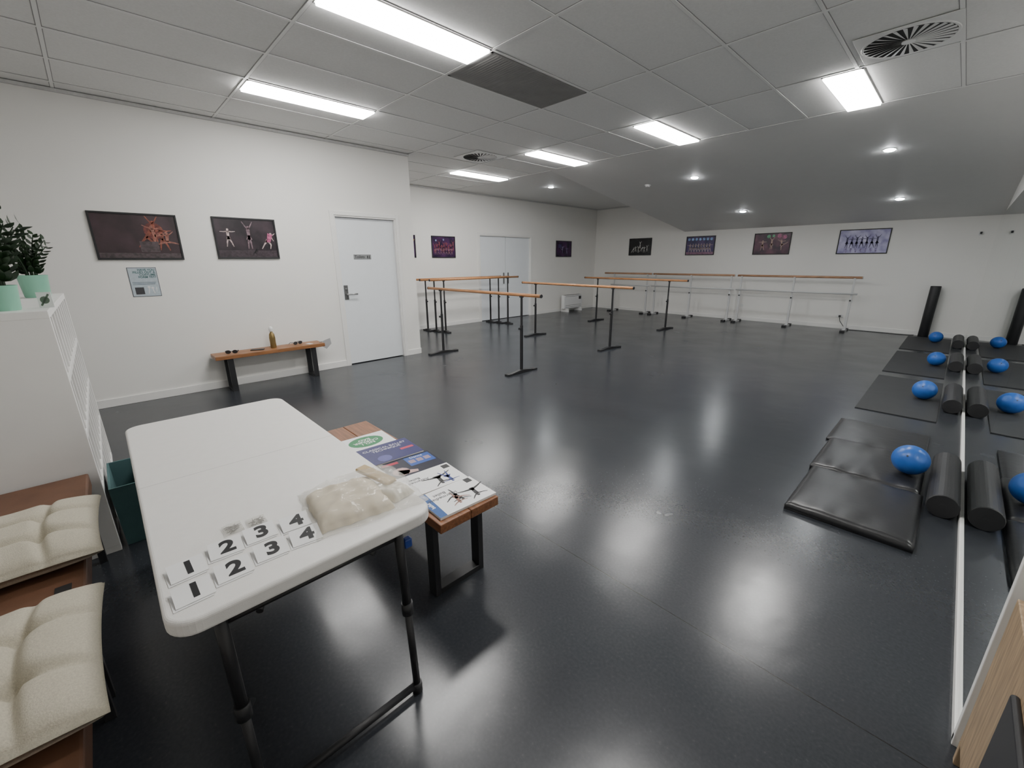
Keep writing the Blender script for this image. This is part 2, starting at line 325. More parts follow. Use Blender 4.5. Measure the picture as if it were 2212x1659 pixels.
# ------------------------------------------------------------------ barres
def barre(name,c,d,L_,H_,legs,pm,wm,foot=.5,low=None,pw=.016):
    g=G(name);d=Vector((d[0],d[1],0)).normalized();nrm=Vector((-d.y,d.x,0));c=Vector((c[0],c[1],0))
    tube('rail',[c+d*(-L_/2)+Vector((0,0,H_)),c+d*(L_/2)+Vector((0,0,H_))],.022 if low is None else .026,wm,g,16)
    for sgn in(-1,1):
        tube('rail_cap_%d'%sgn,[c+d*(sgn*L_/2)+Vector((0,0,H_)),c+d*(sgn*(L_/2+.012))+Vector((0,0,H_))],.024,pm,g,16)
    for i,s in enumerate(legs):
        p=c+d*s
        mw=Matrix(((d.x,nrm.x,0,p.x),(d.y,nrm.y,0,p.y),(0,0,1,0),(0,0,0,1)))
        box('post_%d'%i,-pw,pw,-pw,pw,.03,H_*.62,pm,g,mw=mw,bevel=.002)
        box('inner_post_%d'%i,-pw*.7,pw*.7,-pw*.7,pw*.7,H_*.62,H_-.03,pm,g,mw=mw)
        box('cradle_%d'%i,-.02,.02,-.024,.024,H_-.035,H_-.012,pm,g,mw=mw,bevel=.003)
        V=[(-.03,-foot/2,.0),(.03,-foot/2,0),(.03,foot/2,0),(-.03,foot/2,0),(-.03,-foot/2,.018),(.03,-foot/2,.018),(.03,foot/2,.018),(-.03,foot/2,.018),(-.03,-.05,.045),(.03,-.05,.045),(.03,.05,.045),(-.03,.05,.045)]
        F=[(0,1,2,3),(0,4,5,1),(4,8,9,5),(8,11,10,9),(11,7,6,10),(7,3,2,6),(0,3,7,11,8,4),(1,5,9,10,6,2)]
        mk('foot_%d'%i,V,F,pm,g,mw=mw,bevel=.002)
        rl=.04 if low is None else .055
        for sg in(-1,1):
            box('rubber_%d_%d'%(i,sg),-.04,.04,sg*foot/2-rl,sg*foot/2+rl,0,.026 if low is None else .04,M['blackp'],g,mw=mw,bevel=.004)
        tube('knob_%d'%i,[p+nrm*(-pw)+Vector((0,0,H_*.58)),p+nrm*(-.05)+Vector((0,0,H_*.58))],.016,M['blackp'],g)
    if low:
        tube('lower_rail',[c+d*(min(legs)-.1)+nrm*(-.03)+Vector((0,0,low)),c+d*(max(legs)+.1)+nrm*(-.03)+Vector((0,0,low))],.018,pm,g)
    return g
barre('ballet_barre',(-5.01,4.09),(1,0),2.6,1.08,(-.95,.95),M['black'],M['oak'])
barre('ballet_barre',(-5.07,6.43),(1,-.07),2.75,1.08,(-.97,.97),M['black'],M['oak'])
barre('ballet_barre',(-5.46,9.22),(1,-.07),2.85,1.09,(-1.0,1.0),M['black'],M['oak'])
for xx,yy in ((-8.22,6.20),(-7.97,6.26),(-7.72,6.34)):
    barre('ballet_barre',(xx,yy),(0,1),2.6,1.14,(-.95,.95),M['black'],M['oak'],foot=.22)
yw=11.60
M['wpost']=mat('white_post_enamel',(.62,.62,.62),.35,var=.01)
barre('wall_barre',(-7.0,yw),(1,0),1.6,1.14,(-.45,.66),M['wpost'],M['oakw'],foot=.42,low=.80,pw=.023)
barre('wall_barre',(-5.05,yw),(1,0),2.2,1.14,(-1.03,.0,1.03),M['wpost'],M['oakw'],foot=.42,low=.80,pw=.023)
barre('wall_barre',(-2.65,yw),(1,0),2.45,1.14,(-1.13,.0,1.10),M['wpost'],M['oakw'],foot=.42,low=.80,pw=.023)
g=G('convector_heater')
box('body',-8.36,-8.24,10.15,11.05,.10,.50,M['heater'],g,bevel=.012)
boxes('top_grille',[(-8.35,-8.25,10.2+k*.04,10.225+k*.04,.50,.503) for k in range(20)],M['dark'],g)
boxes('front_lines',[(-8.24,-8.237,10.22,10.98,.14+k*.05,.148+k*.05) for k in range(2)]+[(-8.24,-8.237,10.22,10.98,.46,.468)],M['dark'],g)
box('controls',-8.239,-8.230,10.86,10.97,.36,.45,M['blackp'],g)
boxes('feet',[(-8.44,-8.16,10.25,10.29,0,.10),(-8.44,-8.16,10.91,10.95,0,.10)],M['white'],g)
g=G('power_outlet');box('plate',-3.9,-3.78,YF-.012,YF-.001,.34,.42,M['white'],g,bevel=.003);box('switch',-3.86,-3.85,YF-.016,YF-.012,.37,.39,M['white'],g)
g=G('power_outlet');box('plate',-1.80,-1.67,YF-.012,YF-.001,.24,.32,M['white'],g,bevel=.003);box('plug',-1.75,-1.71,YF-.045,YF-.012,.26,.30,M['blackp'],g,bevel=.004)
tube('power_cable',[(-1.73,11.945,.27),(-1.7,11.9,.18),(-1.6,11.88,.05),(-1.5,11.87,.007),(-1.3,11.89,.007),(-1.0,11.88,.007),(-.7,11.84,.007),(-.56,11.86,.007),(-.44,11.93,.007)],.006,M['blackp'],seg=6)
g=G('wall_bracket');box('plate',.07,.12,YF-.02,YF-.001,1.93,2.0,M['white'],g,bevel=.003);box('hook',.085,.115,YF-.05,YF-.02,1.95,1.99,M['blackp'],g,bevel=.004)
# ------------------------------------------------------------------ pictures
bg_brown=artmat('print_brown',(.034,.020,.024),(.066,.038,.046),4)
bg_dark=artmat('print_dark',(.020,.016,.020),(.060,.042,.052),4)
bg_purp=artmat('print_purple',(.015,.006,.03),(.09,.025,.11),5)
bg_blue=artmat('print_blue',(.03,.03,.10),(.10,.06,.18),5)
bg_pink=artmat('print_pink',(.05,.03,.05),(.18,.07,.11),4)
bg_lav=artmat('print_lavender',(.30,.28,.52),(.62,.60,.80),5)
bg_blk=artmat('print_black',(.006,.006,.007),(.02,.02,.022),5)
X_=(1,0,0);Y_=(0,1,0)
picture((XL,.06,1.555),Y_,.72,.475,bg_brown,[((.13,.030,.025),[circ(.50,.30,.085,20)]),((.24,.065,.040),dancer('bend',.43,.13,.26,1)+dancer('up',.50,.16,.26)+dancer('side',.56,.10,.26)),((.30,.12,.09),dancer('arab',.50,.13,.24,-1)+dancer('leap',.60,.08,.22)),((.075,.055,.060),[[(.36,.08),(.52,.08),(.52,.19),(.36,.19)],[(.02,.02),(.70,.02),(.70,.07),(.02,.07)]])])
picture((XL,1.11,1.565),Y_,.675,.475,bg_dark,[((.48,.37,.36),dancer('side',.14,.14,.22,1,.1)+dancer('bend',.56,.12,.24,1,.12)),((.18,.12,.14),dancer('up',.36,.12,.28,1,.12)),((.05,.036,.044),[[(.02,.02),(.65,.02),(.65,.10),(.02,.10)]]),((.40,.10,.20),[limb((.57,.20),(.60,.30),.02,.03)]),((.01,.01,.012),dancer('bend',.40,.03,.12,1))])
picture((XB,4.55,1.60),Y_,.68,.48,bg_purp,[((.62,.35,.08),dancer('side',.54,.1,.26,1,.1)+dancer('up',.6,.08,.28,1,.1))])
pl=[];[pl.extend(dancer(('up','side')[k%2],.08+k*.065,.10+.03*(k%3),.20,1,.1)) for k in range(9)]
pl2=[];[pl2.extend(dancer('side',.10+k*.075,.07,.15,1,.1)) for k in range(7)]
picture((XB,5.65,1.60),Y_,.66,.48,bg_purp,[((.26,.06,.07),pl),((.30,.16,.20),pl2),((.3,.35,.6),[circ(.12,.38,.02),circ(.33,.40,.02)])])
picture((XB,10.0,1.63),Y_,.72,.46,bg_purp,[((.30,.22,.42),dancer('arab',.3,.1,.22,1,.1)+dancer('side',.5,.08,.2,1,.1)),((.05,.03,.12),[[(.1,.26),(.25,.26),(.25,.36),(.1,.36)]])])
pl=[];[pl.extend(dancer(('bend','side','up')[k%3],.13+k*.095,.08+.02*(k%2),.17,1,.12)) for k in range(6)]
picture((-7.25,YF,1.66),X_,.74,.49,bg_blk,[((.62,.62,.60),pl+dancer('up',.37,.2,.18,1,.12))])
pl=[];[pl.extend(dancer('side',.12+k*.075,.08,.23,1,.16)) for k in range(8)]
picture((-5.47,YF,1.645),X_,.78,.49,bg_blue,[((.55,.43,.44),pl),((.25,.40,.85),[circ(.08+.1*k,.41,.035) for k in range(7)]),((.25,.12,.2),[[(.02,.02),(.76,.02),(.76,.08),(.02,.08)]])])
picture((-3.75,YF,1.635),X_,.80,.50,bg_pink,[((.50,.34,.28),dancer('side',.2,.1,.25,1,.16)+dancer('up',.4,.12,.25,1,.16)+dancer('arab',.62,.1,.25,-1,.16)),((.12,.38,.20),[circ(.32,.42,.04),circ(.42,.43,.03)]),((.42,.10,.22),[circ(.55,.43,.05),circ(.66,.40,.05)])])
pl=[];[pl.extend(dancer(('up','side')[k%2],.16+k*.085,.12,.24,1,.14)) for k in range(7)]
pl3=[];[pl3.append(limb((.16+k*.085,.12),(.17+k*.085,.03),.02,.012)) for k in range(7)]
picture((-2.04,YF,1.625),X_,.87,.505,bg_lav,[((.05,.045,.12),pl),((.26,.22,.42),pl3)])
# notice
g=G('costume_form_notice');mw=plane_m((XL+.001,.26,1.165),Y_,(0,0,1));W,Hn=.245,.31
box('sheet',0,W,0,Hn,0,.002,cmat((.48,.55,.60),.4),g,mw=mw)
boxes('border',[(0,W,0,.005,.002,.0025),(0,W,Hn-.005,Hn,.002,.0025),(0,.005,0,Hn,.002,.0025),(W-.005,W,0,Hn,.002,.0025)],cmat((.06,.07,.09)),g,mw=mw)
text('heading','HAVE YOU\nFILLED OUT A\nCOSTUME\nFORM YET?',.030,mw@Matrix.Translation((W-.014,Hn-.012,.0026)),cmat((.03,.12,.12)),g,ax='RIGHT',ay='TOP',bold=.025,space=.85)
boxes('small_print',[(.02,.02+w_,.150-k*.011,.154-k*.011,.002,.0024) for k,w_ in enumerate((.20,.195,.19))],cmat((.08,.12,.16)),g,mw=mw)
box('code_patch',.03,.105,.025,.10,.002,.003,cmat((.05,.05,.055)),g,mw=mw)
poly2('drawing',[limb((.14,.03),(.15,.09),.004,.004),circ(.15,.10,.013),limb((.19,.03),(.18,.08),.004,.004),circ(.18,.09,.013),limb((.21,.05),(.215,.1),.003,.003)],mw,cmat((.75,.75,.76)),g,z=.0025)
# ------------------------------------------------------------------ mats, rollers, balls
def softslab(name,x0,x1,y0,y1,z0,h,m,g,puff=.006,wr=.004,nx=40,ny=40,seed=0,pw=16):
    rnd=random.Random(seed);ph=[(rnd.uniform(8,30),rnd.uniform(-10,10),rnd.uniform(0,6)) for _ in range(5)]
    V=[];F=[]
    def top(u,v):
        e=(1-abs(2*u-1)**pw)*(1-abs(2*v-1)**pw)
        fold=math.exp(-min(v,1-v)*9)
        w=sum(math.sin(a*u+b_*v+c) for a,b_,c in ph)/5
        return z0+h*(.6+.4*max(e,0)**.5)+puff*math.sin(math.pi*u)*math.sin(math.pi*v)+wr*w*fold*e*2
    for j in range(ny+1):
        for i in range(nx+1):
            u,v=i/nx,j/ny;V.append((x0+(x1-x0)*u,y0+(y1-y0)*v,top(u,v)))
    for j in range(ny):
        for i in range(nx):
            k=j*(nx+1)+i;F.append((k,k+1,k+nx+2,k+nx+1))
    base=len(V);bd=[i for i in range(nx+1)]+[j*(nx+1)+nx for j in range(1,ny+1)]+[ny*(nx+1)+i for i in range(nx-1,-1,-1)]+[j*(nx+1) for j in range(ny-1,0,-1)]
    for k in bd:V.append((V[k][0],V[k][1],z0))
    nb=len(bd)
    for q in range(nb):F.append((bd[q],base+q,base+(q+1)%nb,bd[(q+1)%nb]))
    F.append(tuple(base+q for q in range(nb)))
    return mk(name,V,F,m,g,smooth=True)
g=G('folding_exercise_mat')
softslab('panel_1',-.49,.115,2.86,3.60,.0,.055,M['vinyl'],g,seed=1,wr=.006)
softslab('panel_2',-.51,.10,3.608,4.33,.0,.052,M['vinyl'],g,seed=2,wr=.008)
softslab('panel_3',-.54,.09,4.338,5.02,.0,.03,M['vinyl'],g,seed=3,puff=.003)
for (a,b_) in ((5.55,7.42),(7.75,9.66),(9.95,11.72)):
    g=G('exercise_mat');box('foam_sheet',-.51,.115,a,b_,0,.010,M['thin'],g,bevel=.004)
def roller(y0,L_=.85,x=.2,r=.075):
    g=G('foam_roller')
    V=[];F=[];seg=40;rings=[(y0,.6*r),(y0,r*.95),(y0+.006,r),(y0+L_-.006,r),(y0+L_,r*.95),(y0+L_,.6*r)]
    n_=len(rings)
    for (y,rr_) in rings:
        for k in range(seg):
            rad=rr_*(1-.012*(k%4==0));t=2*math.pi*k/seg;V.append((x+rad*math.cos(t),y,r+rad*math.sin(t)))
    for i in range(n_-1):
        for k in range(seg):F.append((i*seg+k,i*seg+(k+1)%seg,(i+1)*seg+(k+1)%seg,(i+1)*seg+k))
    F.append(tuple(range(seg)));F.append(tuple(range((n_-1)*seg,n_*seg)))
    mk('foam_body',V,F,M['foam'],g)
    tube('core_plug',[(x,y0-.002,r),(x,y0+.004,r)],.018,M['blackp'],g)
for y in (3.42,6.0,8.37,10.62):roller(y)
def ball(x,y,z,r=.10):
    g=G('exercise_ball')
    bm=bmesh.new();bmesh.ops.create_uvsphere(bm,u_segments=48,v_segments=32,radius=r)
    for v in bm.verts:
        k=1
        if abs(v.co.z)>r*.97:k=.97
        for a in (0.2,.35,.5):
            if abs(v.co.z/r-a)<.035:k=.993
        v.co*=k
    bmesh.ops.transform(bm,matrix=Matrix.Rotation(.9,4,'X')@Matrix.Rotation(.5,4,'Y'),verts=bm.verts)
    me=bpy.data.meshes.new('skin');bm.to_mesh(me);bm.free();me.materials.append(M['blue'])
    for p in me.polygons:p.use_smooth=True
    o=bpy.data.objects.new('skin',me);COL.objects.link(o);o.matrix_world=Matrix.Translation((x,y,z+r));g.add(o)
    tube('plug',[(x-.02,y-r*.85,z+r*1.5),(x-.021,y-r*.87,z+r*1.52)],.006,M['blackp'],g)
ball(.01,3.88,.0575,.103);ball(-.03,6.41,.0105,.105);ball(-.01,8.64,.0105,.10);ball(-.10,11.1,.0105,.10)
g=G('standing_foam_roller');lathe('foam_body',[(.001,0),(.075,0),(.08,.006),(.08,.99),(.075,1.0),(.02,1.0),(.02,.97),(.001,.97)],(-.30,11.86,0),M['foam'],g,28)
# ------------------------------------------------------------------ folding table
g=G('folding_table')
tx0,tx1,ty0,ty1,tz=-2.72,-1.055,-.045,.66,.74
def rrect(x0,x1,y0,y1,r,n_=8):
    P=[]
    for cx,cy,a0 in ((x1-r,y1-r,0),(x0+r,y1-r,90),(x0+r,y0+r,180),(x1-r,y0+r,270)):
        for k in range(n_+1):
            t=math.radians(a0+90*k/n_);P.append((cx+r*math.cos(t),cy+r*math.sin(t)))
    return P
def prism(name,P,z0,z1,m,g,bevel=0,seg=3):
    n_=len(P);V=[(x,y,z0) for x,y in P]+[(x,y,z1) for x,y in P]
    F=[tuple(range(n_)),tuple(range(n_,2*n_))]+[(k,(k+1)%n_,n_+(k+1)%n_,n_+k) for k in range(n_)]
    return mk(name,V,F,m,g,bevel=bevel,seg=seg)
o=prism('table_top',rrect(tx0,tx1,ty0,ty1,.065),tz-.045,tz,M['wplastic'],g,bevel=.010,seg=4)
xs=-1.90
box('fold_seam',xs-.001,xs+.001,ty0+.004,ty1-.004,tz-.0015,tz+.0003,cmat((.50,.49,.47)),g)
box('grip_lip',tx1-.14,tx1-.02,.22,.40,tz-.055,tz-.045,M['wplastic'],g,bevel=.004)
boxes('side_rails',[(tx0+.12,tx1-.12,ty0+.05,ty0+.075,tz-.075,tz-.045),(tx0+.12,tx1-.12,ty1-.075,ty1-.05,tz-.075,tz-.045)],M['black'],g)
for e,(xt,xf,sg) in enumerate(((-1.13,-1.09,-1),(-2.64,-2.68,1))):
    for k,y in enumerate((.055,.555)):
        tube('leg_lower_%d%d'%(e,k),[(xf,y,.02),(xf+(xt-xf)*.5,y,.37)],.0125,M['black'],g)
        tube('leg_upper_%d%d'%(e,k),[(xf+(xt-xf)*.5,y,.36),(xt,y,tz-.05)],.0155,M['black'],g)
        tube('collar_%d%d'%(e,k),[(xf+(xt-xf)*.46,y,.34),(xf+(xt-xf)*.54,y,.385)],.020,M['blackp'],g)
        tube('foot_cap_%d%d'%(e,k),[(xf,y,.0),(xf,y,.04)],.018,M['blackp'],g)
    tube('foot_bar_%d'%e,[(xf,.055,.03),(xf,.555,.03)],.0125,M['black'],g)
    tube('top_bar_%d'%e,[(xt,.03,tz-.055),(xt,.58,tz-.055)],.012,M['black'],g)
    tube('brace_%d'%e,[(xt,.47,.62),(xt+sg*.28,.33,tz-.06)],.009,M['black'],g)
    tube('brace_b_%d'%e,[(xt,.14,.62),(xt+sg*.28,.28,tz-.06)],.009,M['black'],g)
    box('lock_%d'%e,xt-.012,xt+.012,.572,.60,.585,.62,M['bluep'],g,bevel=.005)
    tube('brace_cross_%d'%e,[(xt,.055,.64),(xt,.555,.64)],.009,M['black'],g)
def card(x,y,d,rot):
    g=G('number_card');R_=Matrix.Translation((x,y,tz+.0005))@Matrix.Rotation(math.radians(90+rot),4,'Z')
    w,h=.080,.070
    mk('card_face',[(-w/2,-h/2,.002),(w/2,-h/2,.002),(w/2,h/2,.013),(-w/2,h/2,.013),(-w/2,-h/2,.0032),(w/2,-h/2,.0032),(w/2,h/2,.0142),(-w/2,h/2,.0142)],[(0,1,2,3),(4,5,6,7),(0,1,5,4),(1,2,6,5),(2,3,7,6),(3,0,4,7)],M['paper'],g,mw=R_)
    mk('card_base',bv(-w/2-.006,w/2-.006,-h/2-.006,h/2-.002,0,.0012),BF,M['paper'],g,mw=R_)
    ml=R_@Matrix.Translation((0,0,.0087))@Matrix.Rotation(math.atan(.011/h),4,'X')
    text('digit',d,.068,ml@Matrix.Translation((.004,0,.0004)),M['ink'],g,bold=.04,sx=1.1)
for d,x,y,rt in (('1',-1.260,.022,3),('2',-1.289,.114,-3),('3',-1.298,.203,-2),('4',-1.283,.296,-5),('1',-1.152,.020,2),('2',-1.175,.110,0),('3',-1.192,.204,-3),('4',-1.190,.296,-7)):
    card(x,y,d,rt)
for (x,y) in ((-1.385,.150),(-1.375,.212)):
    g=G('bag_of_safety_pins')
    softslab('film',x-.028,x+.028,y-.025,y+.025,tz+.0005,.009,M['film'],g,puff=.004,nx=10,ny=10)
    V=[];F=[]
    for k in range(30):
        a=random.uniform(0,6.28);px,py=x+random.uniform(-.016,.016),y+random.uniform(-.014,.014);pz=tz+.003+random.uniform(0,.004)
        v,f=tube_geo([(px-.009*math.cos(a),py-.009*math.sin(a),pz),(px+.009*math.cos(a),py+.009*math.sin(a),pz)],.0010,5)
        F+=[tuple(i+len(V) for i in q) for q in f];V+=v
    mk('pins',V,F,cmat((.10,.09,.08),.3),g)
def blob(name,c,sx_,sy_,h,m,g,seed,n_=48,amp=.25,rot=0,freq=1,flat=.7):
    rnd=random.Random(seed);K=[(rnd.uniform(3,11)*freq,rnd.uniform(3,11)*freq,rnd.uniform(0,6.3),rnd.choice((-1,1))) for _ in range(7)]
    V=[];F=[];ca,sa=math.cos(rot),math.sin(rot)
    for side in (1,0):
        for j in range(n_+1):
            for i in range(n_+1):
                u,v=2*i/n_-1,2*j/n_-1
                e=max(0,(1-abs(u)**5))*max(0,(1-abs(v)**5));e=e**flat
                w=sum(math.sin(a*u*s+b_*v+c_) for a,b_,c_,s in K)/7
                w2=1-abs(w)*3
                z=h*e*(1+amp*w2*.6-.2*amp) if side else 0
                ex=1+.02*math.sin(7*v+seed)+.015*math.sin(17*v);ey=1+.02*math.sin(6*u+seed)+.015*math.sin(15*u)
                x=u*sx_*ex;y=v*sy_*ey
                V.append((c[0]+x*ca-y*sa,c[1]+x*sa+y*ca,c[2]+z+.0005))
    N=(n_+1)**2
    for s in(0,1):
        for j in range(n_):
            for i in range(n_):
                k=s*N+j*(n_+1)+i;F.append((k,k+1,k+n_+2,k+n_+1))
    o=mk(name,V,F,m,g,smooth=True)
    bm=bmesh.new();bm.from_mesh(o.data);bmesh.ops.remove_doubles(bm,verts=bm.verts,dist=.0001);bm.to_mesh(o.data);bm.free()
    return o
g=G('plastic_bag_of_cloth')
bz=tz+.001
blob('contents',(-1.275,.462,bz),.120,.112,.040,M['beige'],g,3,amp=.16,rot=-.12,freq=.8,flat=.40)
box('pad',-.085,.085,-.022,.022,0,.014,M['tan'],g,bevel=.004,mw=Matrix.Translation((-1.335,.592,bz+.028))@Matrix.Rotation(.25,4,'Z')@Matrix.Rotation(.06,4,'Y'))
blob('contents_b',(-1.245,.605,bz),.070,.045,.026,cmat((.66,.62,.52)),g,6,amp=.15,rot=.2,freq=1,n_=30)
blob('film',(-1.275,.508,bz),.150,.175,.056,M['film'],g,9,amp=.26,rot=-.12,n_=72,freq=1.0,flat=.7)
# ------------------------------------------------------------------ benches
def bench(name,x0,x1,y0,y1,zt,wm,axis,thick=.045):
    g=G(name)
    if axis=='X':
        w2=(y1-y0)/2
        boxes('planks',[(x0,x1,y0,y0+w2-.001,zt-thick,zt),(x0,x1,y0+w2+.001,y1,zt-thick,zt)],wm,g,bevel=.004)
        for k,xx in enumerate((x0+.12,x1-.16)):
            yy0,yy1=y0+.02,y1-.02
            boxes('leg_frame_%d'%k,[(xx,xx+.06,yy0,yy0+.03,0,zt-thick),(xx,xx+.06,yy1-.03,yy1,0,zt-thick),(xx,xx+.06,yy0+.03,yy1-.03,0,.03),(xx,xx+.06,yy0+.03,yy1-.03,zt-thick-.012,zt-thick)],M['black'],g,bevel=.002)
    else:
        w2=(x1-x0)/2
        boxes('planks',[(x0,x0+w2-.001,y0,y1,zt-thick,zt),(x0+w2+.001,x1,y0,y1,zt-thick,zt)],wm,g,bevel=.004)
        for k,yy in enumerate((y0+.12,y1-.18)):
            xx0,xx1=x0+.02,x1-.02
            boxes('leg_frame_%d'%k,[(xx0,xx0+.03,yy,yy+.06,0,zt-thick),(xx1-.03,xx1,yy,yy+.06,0,zt-thick),(xx0+.03,xx1-.03,yy,yy+.06,0,.03),(xx0+.03,xx1-.03,yy,yy+.06,zt-thick-.012,zt-thick)],M['black'],g,bevel=.002)
    return g
BZ=.45
bench('wooden_bench',-2.70,-1.315,.84,1.17,BZ,M['walnutX'],'X')
bench('wooden_bench',XL+.03,-5.90,.83,2.10,BZ,M['walnutY'],'Y')
def mag(name,cx,cy,wY,wX,z,rot,bg,th=.006):
    g=G(name);mw=Matrix.Translation((cx,cy,z))@Matrix.Rotation(math.radians(90+rot),4,'Z')
    mk('pages',bv(-wY/2+.001,wY/2-.001,-wX/2+.001,wX/2-.001,0,th-.0008),BF,M['paper'],g,mw=mw)
    mk('cover',bv(-wY/2,wY/2,-wX/2,wX/2,th-.0008,th),BF,bg,g,mw=mw)
    return g,mw@Matrix.Translation((0,0,th+.0002))
white=M['paper'];navy=cmat((.030,.030,.13),.3);blackc=cmat((.012,.013,.03),.3);dkink=cmat((.03,.03,.035))
g,mw=mag('ballet_syllabus_booklet',-1.445,1.02,.31,.215,BZ+.0005,-2,white,.012)
F180=Matrix.Rotation(math.pi,4,'Z')
poly2('blue_band',[[(-.155,-.1075),(-.118,-.1075),(-.105,.1075),(-.155,.1075)]],mw,cmat((.03,.10,.30),.3),g,z=.0001)
text('band_text','ballet',.026,mw@Matrix.Translation((-.136,0,.0003))@Matrix.Rotation(math.pi/2,4,'Z'),M['paper'],g,bold=.02)
text('title','Intermediate\nBallet',.030,mw@Matrix.Translation((-.055,.045,.0003))@F180,dkink,g)
poly2('dancers',dancer('arab',0,0,.12,1,.12),mw@Matrix.Translation((-.01,.045,.0))@F180,cmat((.25,.12,.09)),g,z=.0004)
poly2('dancers_b',dancer('leap',0,0,.15,1,.08)+dancer('arab',.09,.0,.13,-1,.1),mw@Matrix.Translation((.09,.07,0))@F180,M['ink'],g,z=.0003)
poly2('mark',[[(.105,.06),(.14,.06),(.14,.10),(.105,.10)]],mw,M['ink'],g,z=.0003)
g,mw=mag('ballet_syllabus_booklet',-1.665,1.03,.30,.21,BZ+.0005,-4,white,.010)
text('title','Advanced 1\nBallet',.028,mw@Matrix.Translation((-.075,.03,.0003))@F180,dkink,g)
poly2('dancers',dancer('leap',0,0,.16,1,.16),mw@Matrix.Translation((.03,.07,0))@F180,M['ink'],g,z=.0003)
poly2('dancers_b',dancer('side',0,0,.13,1,.18),mw@Matrix.Translation((.075,.03,0))@F180,cmat((.03,.05,.22)),g,z=.0004)
poly2('mark',[[(.10,.05),(.14,.05),(.14,.09),(.10,.09)]],mw,M['ink'],g,z=.0003)
g,mw=mag('dance_magazine',-1.875,1.04,.30,.21,BZ+.0005,-5,blackc,.009)
poly2('photo_blue',[[(-.01,-.02),(.14,-.02),(.14,.09),(-.01,.09)]],mw,cmat((.03,.09,.35),.3),g,z=.0001)
poly2('photo_panels',[[(.0+.045*k,.01),(.035+.045*k,.01),(.035+.045*k,.05),(.0+.045*k,.05)] for k in range(3)],mw,cmat((.35,.25,.3),.3),g,z=.0003)
poly2('photo_dancer',[circ(-.08,-.045,.045)]+[limb((-.1,-.05),(.0,-.08),.03,.012)],mw,cmat((.55,.35,.33),.4),g,z=.0002)
poly2('red_band',[[(-.14,.055),(-.05,.055),(-.05,.08),(-.14,.08)]],mw,cmat((.45,.02,.05)),g,z=.0002)
text('cover_text','Dance',.03,mw@Matrix.Translation((.06,.075,.0003)),M['paper'],g)
g,mw=mag('ballet_technique_book',-2.10,1.03,.31,.24,BZ+.0005,-3,navy,.016)
text('title','CLASSICAL BALLET\nTECHNIQUE',.031,mw@Matrix.Translation((.0,.055,.0003)),cmat((.75,.75,.8)),g)
poly2('red_band',[[(.06,-.03),(.14,-.03),(.14,-.005),(.06,-.005)]],mw,cmat((.5,.03,.08)),g,z=.0002)
poly2('photo',[circ(-.06,-.07,.04)],mw,cmat((.10,.10,.30)),g,z=.0002)
g,mw=mag('corner_booklet',-2.34,1.0,.30,.21,BZ+.0005,-2,white,.008)
poly2('green_oval',[[(.105*math.cos(t*.2617),.078*math.sin(t*.2617)) for t in range(24)]],mw,cmat((.02,.20,.07)),g,z=.0002)
text('label','NO.1\nCORNER\nBAD',.038,mw@Matrix.Translation((0,0,.0004))@F180,M['paper'],g,bold=.01,space=.8)
g=G('drink_bottle');lathe('body',[(.001,0),(.034,0),(.036,.01),(.034,.06),(.036,.13),(.030,.18),(.016,.20),(.016,.215),(.001,.215)],(-6.05,1.50,BZ),M['gold'],g,20);lathe('cap',[(.001,0),(.024,0),(.026,.02),(.022,.05),(.012,.06),(.001,.06)],(-6.05,1.50,BZ+.215),M['white'],g,20)
def sunnies(x,y,rot):
    g=G('sunglasses');mw=Matrix.Translation((x,y,BZ))@Matrix.Rotation(rot,4,'Z')
    for s in(-1,1):
        mk('lens_%d'%s,[(s*.036+.030*math.cos(t*.5236),.0+dy,.024+.022*math.sin(t*.5236)) for dy in(-.002,.002) for t in range(12)],[tuple(range(12)),tuple(range(12,24))]+[(k,(k+1)%12,12+(k+1)%12,12+k) for k in range(12)],M['blackp'],g,mw=mw)
        tube('temple_%d'%s,[mw@Vector((s*.066,0,.035)),mw@Vector((s*.06,.07,.03)),mw@Vector((s*.05,.12,.006))],.0035,M['blackp'],g,6)
    tube('bridge',[mw@Vector((-.01,0,.03)),mw@Vector((.01,0,.03))],.003,M['blackp'],g,6)
sunnies(-6.0,1.02,1.2);sunnies(-6.05,1.80,1.9)
g=G('mobile_phone');box('body',-.075,.075,-.036,.036,0,.009,M['blackp'],g,bevel=.003,mw=Matrix.Translation((-6.04,1.31,BZ+.0003))@Matrix.Rotation(1.1,4,'Z'))
g=G('paper_tag');box('tag',-.04,.04,-.03,.03,0,.002,M['paper'],g,mw=Matrix.Translation((-6.0,1.93,BZ+.0003))@Matrix.Rotation(.4,4,'Z'))
g=G('hanging_fan_brush');tube('handle',[(-5.99,2.06,BZ+.007),(-5.99,2.125,BZ+.012)],.007,M['clearp'],g,8)
poly2('bristles',[[(0,0),(.09,.03),(.10,-.05),(.03,-.12),(-.02,-.08)]],plane_m((-5.99,2.115,BZ+.02),(.3,1,0),(0,0,1)),M['clearp'],g)
